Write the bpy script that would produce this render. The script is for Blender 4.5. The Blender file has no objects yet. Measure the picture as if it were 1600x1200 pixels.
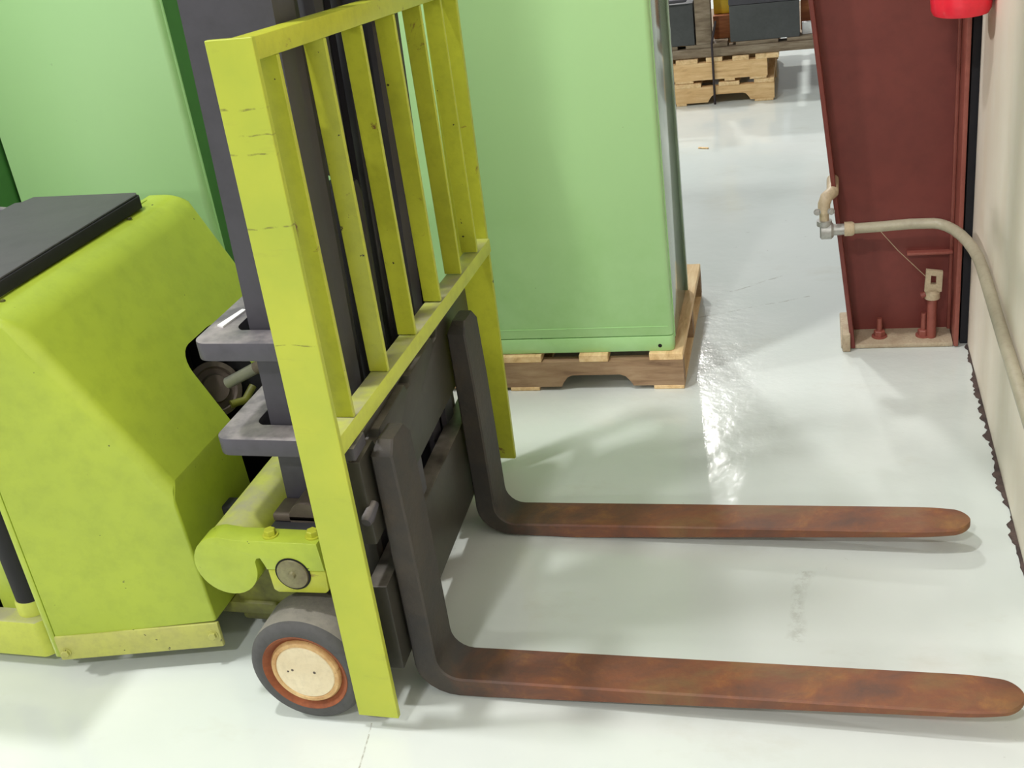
import bpy, bmesh, math, random
from mathutils import Vector, Matrix
random.seed(7)
PI = math.pi
SC = bpy.context.scene
COL = SC.collection

# ------------------------------------------------------------------ camera
cam_data = bpy.data.cameras.new('camera')
cam_data.sensor_width = 36.0
cam_data.lens = 1880.0 / 1600 * 36
cam_data.clip_start = 0.02
cam_data.clip_end = 200
cam = bpy.data.objects.new('camera', cam_data)
COL.objects.link(cam)
_r = (0.9573169, 0.2584307, -0.1294524)
_d = (0.0079537, -0.4712534, -0.8819620)
_f = (-0.2889309, 0.8432875, -0.4531943)
cam.matrix_world = Matrix(((_r[0], -_d[0], -_f[0], 0), (_r[1], -_d[1], -_f[1], 0),
                           (_r[2], -_d[2], -_f[2], 1.6), (0, 0, 0, 1)))
SC.camera = cam

# ------------------------------------------------------------------ world, lights, exposure
SC.view_settings.view_transform = 'Standard'
SC.view_settings.look = 'None'
SC.view_settings.gamma = 1
SC.view_settings.use_curve_mapping = False
SC.view_settings.exposure = -0.04
world = bpy.data.worlds.new('hall_light')
SC.world = world
world.use_nodes = True
_bg = world.node_tree.nodes['Background']
_bg.inputs['Color'].default_value = (0.96, 1.0, 1.0, 1)
_bg.inputs['Strength'].default_value = 0.36

def lamp(name, loc, power, size, col=(1, 0.98, 0.96)):
    l = bpy.data.lights.new(name, 'AREA')
    l.shape = 'DISK'
    l.size = size
    l.energy = power
    l.color = col
    o = bpy.data.objects.new(name, l)
    o.location = loc
    COL.objects.link(o)
    return o
# a row of high bay lamps under the hall roof, plus two added fill lamps
lamp('bay_or_fill_lamp', (-2.2, 11.4, 5.2), 420, 0.45)
lamp('bay_or_fill_lamp', (-2.28, 6.6, 5.2), 190, 0.4)
lamp('bay_or_fill_lamp', (-2.0, 1.45, 5.2), 130, 0.3)
lamp('bay_or_fill_lamp', (-1.3, -3.1, 5.2), 205, 0.4)
lamp('bay_or_fill_lamp', (-1.0, -9.0, 4.6), 480, 1.2)  # added fill lamp far behind the camera, lifts the upright faces
lamp('bay_or_fill_lamp', (-7.0, 0.5, 5.0), 500, 0.8)  # added fill lamp off to the left, brightens the right wall

# ------------------------------------------------------------------ helpers
YR = 0.0495917          # the room (wall, column, cabinets) is turned this much from the truck
ROOM = Matrix.Rotation(YR, 4, 'Z')

def link(name, me, mat, parent=None, mw=None):
    o = bpy.data.objects.new(name, me)
    if mat is not None:
        me.materials.append(mat)
    COL.objects.link(o)
    if mw is not None:
        me.transform(mw)
    if parent is not None:
        o.parent = parent
    return o

def empty(name, loc=(0, 0, 0), rz=0.0):
    o = bpy.data.objects.new(name, None)
    o.empty_display_size = 0.1
    o.location = loc
    o.rotation_euler = (0, 0, rz)
    COL.objects.link(o)
    return o

def tag(o, label=None, cat=None, group=None, kind=None):
    if label: o['label'] = label
    if cat: o['category'] = cat
    if group: o['group'] = group
    if kind: o['kind'] = kind
    return o

def bm_mesh(bm, name, smooth=False, angle=35):
    bmesh.ops.recalc_face_normals(bm, faces=bm.faces[:])
    me = bpy.data.meshes.new(name)
    if smooth:
        for f in bm.faces: f.smooth = True
        for e in bm.edges:
            if len(e.link_faces) == 2 and e.calc_face_angle(0) > math.radians(angle):
                e.smooth = False
    bm.to_mesh(me)
    bm.free()
    return me

def bevel_all(bm, w, seg=2, ang=30):
    es = [e for e in bm.edges if len(e.link_faces) == 2 and e.calc_face_angle(0) > math.radians(ang)]
    if w > 0:
        bmesh.ops.bevel(bm, geom=es, offset=w, segments=seg, profile=0.5, affect='EDGES', clamp_overlap=True)

def add_hexa(bm, P):
    """eight corners: 0-3 one end (loop), 4-7 the other end"""
    v = [bm.verts.new(p) for p in P]
    for f in ((0, 1, 2, 3), (7, 6, 5, 4), (0, 4, 5, 1), (1, 5, 6, 2), (2, 6, 7, 3), (3, 7, 4, 0)):
        bm.faces.new([v[i] for i in f])

def add_box(bm, a, b):
    (x0, y0, z0), (x1, y1, z1) = a, b
    add_hexa(bm, [(x0, y0, z0), (x1, y0, z0), (x1, y1, z0), (x0, y1, z0),
                  (x0, y0, z1), (x1, y0, z1), (x1, y1, z1), (x0, y1, z1)])

def box(name, a, b, mat, parent=None, bev=0.0, mw=None, seg=2):
    bm = bmesh.new()
    add_box(bm, a, b)
    if bev: 
        bmesh.ops.recalc_face_normals(bm, faces=bm.faces[:])
        bevel_all(bm, bev, seg)
    return link(name, bm_mesh(bm, name, bev > 0), mat, parent, mw)

def boxes(name, lst, mat, parent=None, bev=0.0, mw=None):
    bm = bmesh.new()
    for a, b in lst: add_box(bm, a, b)
    if bev:
        bmesh.ops.recalc_face_normals(bm, faces=bm.faces[:])
        bevel_all(bm, bev, 1)
    return link(name, bm_mesh(bm, name, bev > 0), mat, parent, mw)

def hexa(name, P, mat, parent=None, bev=0.0, mw=None, seg=2):
    bm = bmesh.new()
    add_hexa(bm, P)
    bmesh.ops.recalc_face_normals(bm, faces=bm.faces[:])
    if bev: bevel_all(bm, bev, seg)
    return link(name, bm_mesh(bm, name, bev > 0), mat, parent, mw)

def add_prism(bm, pts, axis, lo, hi):
    """pts: 2D outline in the plane across axis ('X': (y,z), 'Y': (x,z), 'Z': (x,y))"""
    def P(p, t):
        return {'X': (t, p[0], p[1]), 'Y': (p[0], t, p[1]), 'Z': (p[0], p[1], t)}[axis]
    A = [bm.verts.new(P(p, lo)) for p in pts]
    B = [bm.verts.new(P(p, hi)) for p in pts]
    n = len(pts)
    bm.faces.new(A)
    bm.faces.new(B[::-1])
    for i in range(n):
        j = (i + 1) % n
        bm.faces.new((A[i], B[i], B[j], A[j]))

def prism(name, pts, axis, lo, hi, mat, parent=None, bev=0.0, mw=None, ang=30, smooth=True, seg=2):
    bm = bmesh.new()
    add_prism(bm, pts, axis, lo, hi)
    bmesh.ops.recalc_face_normals(bm, faces=bm.faces[:])
    if bev: bevel_all(bm, bev, seg, ang)
    return link(name, bm_mesh(bm, name, smooth), mat, parent, mw)

def arc(cx, cy, r, a0, a1, n=10):
    return [(cx + r * math.cos(math.radians(a0 + (a1 - a0) * i / n)),
             cy + r * math.sin(math.radians(a0 + (a1 - a0) * i / n))) for i in range(n + 1)]

def add_lathe(bm, prof, origin, axis, n=48):
    """prof: list of (radius, distance along axis)"""
    ax = Vector(axis).normalized()
    u = ax.orthogonal().normalized()
    w = ax.cross(u)
    o = Vector(origin)
    rings = []
    for r, t in prof:
        c = o + ax * t
        if r < 1e-6:
            rings.append([bm.verts.new(c)])
        else:
            rings.append([bm.verts.new(c + (u * math.cos(2 * PI * k / n) + w * math.sin(2 * PI * k / n)) * r) for k in range(n)])
    for A, B in zip(rings, rings[1:]):
        for k in range(n):
            j = (k + 1) % n
            if len(A) == 1 and len(B) > 1: bm.faces.new((A[0], B[k], B[j]))
            elif len(B) == 1 and len(A) > 1: bm.faces.new((A[k], A[j], B[0]))
            elif len(A) > 1: bm.faces.new((A[k], A[j], B[j], B[k]))

def lathe(name, prof, origin, axis, mat, parent=None, n=48, mw=None, angle=35):
    bm = bmesh.new()
    add_lathe(bm, prof, origin, axis, n)
    return link(name, bm_mesh(bm, name, True, angle), mat, parent, mw)

def add_tube(bm, pts, r, n=16):
    P = [Vector(p) for p in pts]
    rings = []
    prev = None
    for i, p in enumerate(P):
        if i == 0: t = P[1] - P[0]
        elif i == len(P) - 1: t = P[-1] - P[-2]
        else: t = (P[i + 1] - p).normalized() + (p - P[i - 1]).normalized()
        t.normalize()
        u = t.orthogonal() if prev is None else prev - t * prev.dot(t)
        u.normalize(); prev = u
        w = t.cross(u)
        rings.append([bm.verts.new(p + (u * math.cos(2 * PI * k / n) + w * math.sin(2 * PI * k / n)) * r) for k in range(n)])
    for A, B in zip(rings, rings[1:]):
        for k in range(n):
            j = (k + 1) % n
            bm.faces.new((A[k], A[j], B[j], B[k]))
    bm.faces.new(rings[0][::-1]); bm.faces.new(rings[-1])

def tube(name, pts, r, mat, parent=None, n=16, mw=None):
    bm = bmesh.new()
    add_tube(bm, pts, r, n)
    return link(name, bm_mesh(bm, name, True, 50), mat, parent, mw)

def hex_bolt(name, loc, axis, r, h, mat, parent=None, mw=None, washer=True):
    bm = bmesh.new()
    if washer:
        add_lathe(bm, [(0, 0), (r * 1.35, 0), (r * 1.35, h * .2), (0, h * .2)], loc, axis, 18)
    o = Vector(loc) + Vector(axis).normalized() * (h * .2 if washer else 0)
    add_lathe(bm, [(0, 0), (r, 0), (r, h * .7), (r * .85, h * .8), (0, h * .8)], o, axis, 6)
    return link(name, bm_mesh(bm, name), mat, parent, mw)

# ------------------------------------------------------------------ materials
def nt_of(name):
    m = bpy.data.materials.new(name)
    m.use_nodes = True
    nt = m.node_tree
    b = nt.nodes['Principled BSDF']
    return m, nt, b

def N(nt, typ, **kw):
    n = nt.nodes.new(typ)
    for k, v in kw.items(): setattr(n, k, v)
    return n

def noise(nt, coord, scale, detail=4, rough=0.55, mscale=None, dist=0.0):
    if mscale is not None:
        mp = N(nt, 'ShaderNodeMapping')
        mp.inputs['Scale'].default_value = mscale
        nt.links.new(coord, mp.inputs['Vector'])
        coord = mp.outputs['Vector']
    n = N(nt, 'ShaderNodeTexNoise')
    n.inputs['Scale'].default_value = scale
    n.inputs['Detail'].default_value = detail
    n.inputs['Roughness'].default_value = rough
    n.inputs['Distortion'].default_value = dist
    nt.links.new(coord, n.inputs['Vector'])
    return n.outputs['Fac']

def ramp(nt, fac, stops, interp='LINEAR'):
    r = N(nt, 'ShaderNodeValToRGB')
    r.color_ramp.interpolation = interp
    els = r.color_ramp.elements
    while len(els) < len(stops): els.new(0.5)
    for e, (p, c) in zip(els, stops):
        e.position = p
        e.color = c if len(c) == 4 else (*c, 1)
    nt.links.new(fac, r.inputs['Fac'])
    return r.outputs['Color']

def mix(nt, fac, a, b, mode='MIX'):
    m = N(nt, 'ShaderNodeMix', data_type='RGBA', blend_type=mode)
    for sock, v in ((m.inputs[0], fac), (m.inputs[6], a), (m.inputs[7], b)):
        if isinstance(v, bpy.types.NodeSocket): nt.links.new(v, sock)
        elif isinstance(v, (int, float)): sock.default_value = v
        else: sock.default_value = v if len(v) == 4 else (*v, 1)
    return m.outputs[2]

def bump(nt, b, h, strength, dist=0.01):
    n = N(nt, 'ShaderNodeBump')
    n.inputs['Strength'].default_value = strength
    n.inputs['Distance'].default_value = dist
    nt.links.new(h, n.inputs['Height'])
    nt.links.new(n.outputs['Normal'], b.inputs['Normal'])

def coords(nt):
    return N(nt, 'ShaderNodeTexCoord').outputs['Object']

def G(v): return (v, v, v, 1)

def paint(name, base, dark, rough=0.4, rust=0.0, rust_col=(0.12, 0.045, 0.015), scale=4.0, metallic=0.0, dust=None,
          bstr=0.08, dark_amt=0.5, chips=0.0):
    m, nt, b = nt_of(name)
    c = coords(nt)
    n1 = noise(nt, c, scale, 5, 0.6)
    col = mix(nt, ramp(nt, n1, [(0.35, G(dark_amt)), (0.65, G(0))]), base, dark)
    n3 = noise(nt, c, scale * 7, 4, 0.65)
    col = mix(nt, ramp(nt, n3, [(0.45, G(0.0)), (0.75, G(0.35))]), col, tuple(x * 0.7 for x in dark[:3]))
    if dust is not None:
        geo = N(nt, 'ShaderNodeNewGeometry')
        sx = N(nt, 'ShaderNodeSeparateXYZ')
        nt.links.new(geo.outputs['Normal'], sx.inputs[0])
        up = ramp(nt, sx.outputs['Z'], [(0.6, G(0)), (0.95, G(1))])
        n4 = noise(nt, c, 14, 4, 0.6)
        f = mix(nt, 1.0, up, ramp(nt, n4, [(0.35, G(0.15)), (0.65, G(0.85))]), 'MULTIPLY')
        col = mix(nt, f, col, dust)
    if rust > 0:
        n2 = noise(nt, c, scale * 2.3, 8, 0.7, dist=0.6)
        t = 0.78 - 0.3 * rust
        rf = ramp(nt, n2, [(t, G(0)), (t + 0.05, G(1))])
        col = mix(nt, rf, col, rust_col)
    if chips > 0:
        n5 = noise(nt, c, 60, 3, 0.5)
        t = 0.80 - 0.12 * chips
        col = mix(nt, ramp(nt, n5, [(t, G(0)), (t + 0.02, G(1))]), col, (0.03, 0.025, 0.015))
    nt.links.new(col, b.inputs['Base Color'])
    b.inputs['Roughness'].default_value = rough
    b.inputs['Metallic'].default_value = metallic
    bump(nt, b, n3, bstr, 0.004)
    return m

def lin(r, g, b):
    def f(v):
        v /= 255.0
        return v / 12.92 if v <= 0.04045 else ((v + 0.055) / 1.055) ** 2.4
    return (f(r), f(g), f(b))

M = {}
M['lime'] = paint('lime_paint', lin(170, 188, 60), lin(155, 174, 60), 0.33, 0.0, scale=3, chips=0.4, bstr=0.03, dark_amt=0.6)
M['lime_worn'] = paint('worn_lime_paint', lin(182, 188, 56), lin(160, 166, 52), 0.33, 0.5, scale=5, chips=0.6, bstr=0.06,
                       rust_col=(0.17, 0.09, 0.03))
M['lime_dusty'] = paint('dusty_lime_paint', lin(196, 206, 78), lin(176, 184, 84), 0.5, 0.25, scale=5, dust=(0.34, 0.32, 0.24), chips=0.4)
M['lime_skirt'] = paint('scuffed_lime_paint', lin(186, 190, 92), lin(160, 155, 100), 0.5, 0.5, scale=7, chips=0.9, rust_col=(0.22, 0.14, 0.08))
M['olive'] = paint('grimy_olive_paint', lin(128, 132, 40), lin(60, 58, 34), 0.55, 0.5, scale=5, dark_amt=1, rust_col=(0.03, 0.025, 0.015))
M['mast'] = paint('mast_steel', lin(66, 64, 71), lin(54, 52, 58), 0.5, 0.25, scale=4, bstr=0.05, rust_col=(0.075, 0.05, 0.04))
M['bracket'] = paint('bracket_steel', lin(76, 74, 82), lin(64, 61, 66), 0.55, 0.15, scale=6, dust=(0.36, 0.33, 0.32), rust_col=(0.16, 0.09, 0.05))
M['carriage'] = paint('carriage_steel', lin(60, 58, 50), lin(40, 38, 36), 0.45, 0.35, scale=5, rust_col=(0.07, 0.045, 0.03), dust=(0.2, 0.18, 0.16))
M['black'] = paint('black_steel', lin(34, 34, 38), lin(24, 24, 26), 0.5, 0.0, scale=5)
M['cavity_shade'] = paint('cavity_shade_black', (0.004, 0.004, 0.004), (0.003, 0.003, 0.003), 0.9, 0.0)  # near-black colour stands in for the shade inside openings and gaps
M['lid'] = paint('lid_vinyl', lin(82, 80, 84), lin(74, 74, 78), 0.6, 0.0, scale=3, bstr=0.15)
M['lid_edge'] = paint('lid_edge_rubber', lin(30, 30, 32), lin(20, 20, 22), 0.8, 0.0)
M['chrome'] = paint('chrome_rod', lin(140,140,132), lin(104,102,94), 0.3, 0.2, metallic=0.4)
M['brown_steel'] = paint('greasy_brown_steel', lin(92, 82, 72), lin(64, 56, 50), 0.55, 0.2, scale=9)
M['rubber'] = paint('tyre_rubber', lin(78, 78, 78), lin(64, 63, 62), 0.75, 0.0, scale=9, bstr=0.2)
M['tread'] = paint('dusty_tread_rubber', lin(138, 134, 124), lin(104, 102, 98), 0.85, 0.0, scale=9, bstr=0.3)
M['rust_ring'] = paint('rusty_rim', lin(140, 76, 40), lin(92, 46, 26), 0.75, 0.3, scale=14, bstr=0.4)
M['hub'] = paint('cream_hub', lin(224, 212, 180), lin(206, 190, 154), 0.5, 0.2, scale=9, rust_col=(0.4, 0.22, 0.09), dark_amt=.8)
M['hub_edge'] = paint('stained_hub_rim', lin(214, 184, 130), lin(172, 126, 74), 0.55, 0.6, scale=14, rust_col=(0.28, 0.13, 0.045), dark_amt=1)
M['white'] = paint('white_paper', (0.8, 0.8, 0.8), (0.72, 0.72, 0.72), 0.6)
M['grease_cap'] = paint('greasy_pin_end', lin(132, 130, 92), lin(104, 96, 70), 0.5, 0.35, scale=20, dark_amt=1)
M['green_side'] = paint('cabinet_side_green', lin(62, 118, 56), lin(56, 108, 50), 0.4, 0.0, scale=1.5, bstr=0.0)
M['red'] = paint('red_enamel', lin(235, 40, 60), lin(215, 35, 55), 0.3, 0.0)
M['conduit'] = paint('conduit_paint', lin(170, 164, 142), lin(150, 140, 118), 0.42, 0.15, scale=8, bstr=0.05, rust_col=(0.25, 0.19, 0.12))
M['conduit_metal'] = paint('bare_conduit_metal', lin(176, 176, 172), lin(130, 126, 118), 0.35, 0.0, scale=20, metallic=0.4)
M['fitting'] = paint('painted_fitting', lin(196, 180, 150), lin(150, 130, 104), 0.5, 0.3, scale=20, rust_col=(0.12, 0.08, 0.05))
M['maroon'] = paint('maroon_primer', lin(122, 56, 48), lin(104, 44, 38), 0.55, 0.0, scale=2.5, bstr=0.03, dark_amt=0.7)
M['maroon_edge'] = paint('scuffed_maroon_edge', lin(150, 84, 72), lin(124, 60, 50), 0.55, 0.2, scale=9, rust_col=(0.32, 0.24, 0.2))
M['grout'] = paint('dusty_grout', lin(190, 176, 150), lin(150, 124, 100), 0.8, 0.3, scale=22, bstr=0.5)
M['gap'] = paint('dirty_gap', lin(92, 76, 70), lin(56, 46, 44), 0.9, 0.0, scale=18, bstr=0.6, dark_amt=1)
M['gap_strip'] = paint('gap_strip_black', lin(34, 34, 40), lin(26, 26, 30), 0.8, 0.0)
M['char'] = paint('charcoal_block', lin(72, 74, 74), lin(58, 60, 60), 0.6, 0.0, scale=10)
M['yellow'] = paint('yellow_panel', lin(236, 200, 50), lin(220, 184, 44), 0.45)
M['strap'] = paint('dark_strap', lin(50, 40, 44), lin(40, 32, 36), 0.6)

def wood(name, a, b_, dark, axis_scale=(2, 14, 14)):
    m, nt, b = nt_of(name)
    c = coords(nt)
    n = noise(nt, c, 3.5, 6, 0.65, axis_scale, 0.4)
    col = ramp(nt, n, [(0.3, a), (0.55, b_), (0.78, dark)])
    n2 = noise(nt, c, 9, 3, 0.5)
    col = mix(nt, ramp(nt, n2, [(0.55, G(0)), (0.8, G(0.4))]), col, dark)
    nt.links.new(col, b.inputs['Base Color'])
    b.inputs['Roughness'].default_value = 0.75
    bump(nt, b, n, 0.25, 0.004)
    return m
M['wood_light'] = wood('light_pallet_wood', lin(232, 200, 150), lin(214, 176, 124), lin(168, 126, 82))
M['wood_end'] = wood('sawn_board_end', lin(240, 214, 168), lin(222, 188, 138), lin(180, 140, 96), (12, 2, 12))
M['wood_brown'] = wood('weathered_pallet_wood', lin(168, 142, 112), lin(146, 118, 90), lin(104, 78, 58))
M['wood_grey'] = wood('grey_skid_wood', lin(150, 138, 118), lin(124, 108, 88), lin(80, 64, 50))
M['wood_red'] = wood('reddish_timber', lin(176, 112, 66), lin(150, 88, 52), lin(90, 54, 36))

def fork_mat():
    m, nt, b = nt_of('rusty_fork_steel')
    c = coords(nt)
    n1 = noise(nt, c, 5, 9, 0.68, (0.6, 1, 1), 0.8)
    n2 = noise(nt, c, 16, 8, 0.7, (0.7, 1, 1), 0.5)
    n3 = noise(nt, c, 55, 4, 0.6)
    a = ramp(nt, n1, [(0.3, lin(78, 62, 56)), (0.45, lin(112, 80, 64)), (0.56, lin(140, 88, 56)), (0.68, lin(150, 116, 70)), (0.8, lin(120, 60, 44))])
    bcol = ramp(nt, n2, [(0.35, lin(82, 62, 56)), (0.55, lin(128, 80, 58)), (0.72, lin(176, 124, 62))])
    col = mix(nt, 0.45, a, bcol)
    # the shanks are darker greasy steel: rust starts at the blade
    sx = N(nt, 'ShaderNodeSeparateXYZ'); nt.links.new(c, sx.inputs[0])
    ad = N(nt, 'ShaderNodeMath', operation='ADD')
    sc_ = N(nt, 'ShaderNodeMath', operation='MULTIPLY'); sc_.inputs[1].default_value = 0.25
    nt.links.new(n1, sc_.inputs[0]); nt.links.new(sx.outputs['X'], ad.inputs[0]); nt.links.new(sc_.outputs[0], ad.inputs[1])
    mr = N(nt, 'ShaderNodeMapRange'); mr.inputs[1].default_value = 0.19; mr.inputs[2].default_value = 0.32
    nt.links.new(ad.outputs[0], mr.inputs[0])
    n4 = noise(nt, c, 8, 6, 0.65)
    dk = ramp(nt, n4, [(0.4, lin(52, 50, 49)), (0.62, lin(66, 60, 53)), (0.8, lin(96, 70, 54))])
    col = mix(nt, 1.0, col, (0.8, 0.76, 0.74), 'MULTIPLY')
    col = mix(nt, mr.outputs[0], dk, col)
    nt.links.new(col, b.inputs['Base Color'])
    b.inputs['Roughness'].default_value = 0.6
    bump(nt, b, n3, 0.35, 0.004)
    return m
M['fork'] = fork_mat()

def cabinet_mat():
    m, nt, b = nt_of('pale_green_enamel')
    c = coords(nt)
    n1 = noise(nt, c, 1.4, 3, 0.5)
    n2 = noise(nt, c, 5, 6, 0.65)
    col = mix(nt, n1, lin(178, 220, 156), lin(168, 213, 151))
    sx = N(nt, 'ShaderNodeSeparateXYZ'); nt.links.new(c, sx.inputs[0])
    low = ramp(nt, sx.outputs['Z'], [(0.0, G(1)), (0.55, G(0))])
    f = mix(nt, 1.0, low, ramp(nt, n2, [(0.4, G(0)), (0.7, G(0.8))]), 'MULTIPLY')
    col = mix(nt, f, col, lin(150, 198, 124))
    n3 = noise(nt, c, 42, 2, 0.5)
    n4 = noise(nt, c, 3.1, 2, 0.5)
    sp = mix(nt, 1.0, ramp(nt, n3, [(0.74, G(0)), (0.77, G(0.8))]), ramp(nt, n4, [(0.5, G(0)), (0.6, G(1))]), 'MULTIPLY')
    col = mix(nt, sp, col, lin(70, 90, 66))
    nt.links.new(col, b.inputs['Base Color'])
    b.inputs['Roughness'].default_value = 0.42
    bump(nt, b, n2, 0.02, 0.01)
    return m
M['cabinet'] = cabinet_mat()

def gloss_side():
    m, nt, b = nt_of('polished_side_panel')
    c = coords(nt)
    n = noise(nt, c, 3, 3, 0.5, (1, 1, 0.3))
    nt.links.new(ramp(nt, n, [(0.4, lin(128, 148, 126)), (0.6, lin(160, 176, 156))]), b.inputs['Base Color'])
    b.inputs['Metallic'].default_value = 0.45
    b.inputs['Roughness'].default_value = 0.12
    bump(nt, b, n, 0.05, 0.01)
    return m
M['gloss_side'] = gloss_side()

def lbr_mat():
    """near post: lime paint with dark scratches across and chipped edge"""
    m, nt, b = nt_of('scratched_lime_paint')
    c = coords(nt)
    n1 = noise(nt, c, 5, 5, 0.6)
    col = mix(nt, ramp(nt, n1, [(0.35, G(0.8)), (0.65, G(0))]), lin(178, 186, 58), lin(160, 174, 56))
    n2 = noise(nt, c, 26, 5, 0.65, (0.25, 1, 1))
    col = mix(nt, ramp(nt, n2, [(0.6, G(0)), (0.8, G(0.5))]), col, lin(140, 140, 60))
    sx = N(nt, 'ShaderNodeSeparateXYZ'); nt.links.new(c, sx.inputs[0])
    nz = noise(nt, c, 9, 3, 0.5)
    ad = N(nt, 'ShaderNodeMath', operation='MULTIPLY_ADD'); ad.inputs[1].default_value = 0.035
    nt.links.new(nz, ad.inputs[0]); nt.links.new(sx.outputs['Z'], ad.inputs[2])
    tot = None
    for z0, w in ((1.206, 0.0016), (1.168, 0.0012), (1.138, 0.0016), (1.02, 0.0013), (0.815, .001)):
        s = N(nt, 'ShaderNodeMath', operation='SUBTRACT'); s.inputs[1].default_value = z0 + 0.0175
        nt.links.new(ad.outputs[0], s.inputs[0])
        a = N(nt, 'ShaderNodeMath', operation='ABSOLUTE'); nt.links.new(s.outputs[0], a.inputs[0])
        l = N(nt, 'ShaderNodeMath', operation='LESS_THAN'); l.inputs[1].default_value = w
        nt.links.new(a.outputs[0], l.inputs[0])
        if tot is None: tot = l.outputs[0]
        else:
            mx = N(nt, 'ShaderNodeMath', operation='MAXIMUM')
            nt.links.new(tot, mx.inputs[0]); nt.links.new(l.outputs[0], mx.inputs[1]); tot = mx.outputs[0]
    n3 = noise(nt, c, 30, 4, 0.6)
    f = mix(nt, 1.0, tot, ramp(nt, n3, [(0.47, G(0)), (0.58, G(0.6))]), 'MULTIPLY')
    col = mix(nt, f, col, (0.08, 0.06, 0.02))
    # faint orange scrapes low on the post
    n5 = noise(nt, c, 11, 4, 0.6, (1, 1, 0.6))
    zr = ramp(nt, sx.outputs['Z'], [(0.22, G(0)), (0.32, G(1)), (0.5, G(0))])
    f2 = mix(nt, 1.0, zr, ramp(nt, n5, [(0.62, G(0)), (0.7, G(0.7))]), 'MULTIPLY')
    col = mix(nt, f2, col, lin(222, 150, 80))
    nt.links.new(col, b.inputs['Base Color'])
    b.inputs['Roughness'].default_value = 0.42
    bump(nt, b, n2, 0.05, 0.004)
    return m
M['post'] = lbr_mat()

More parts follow.
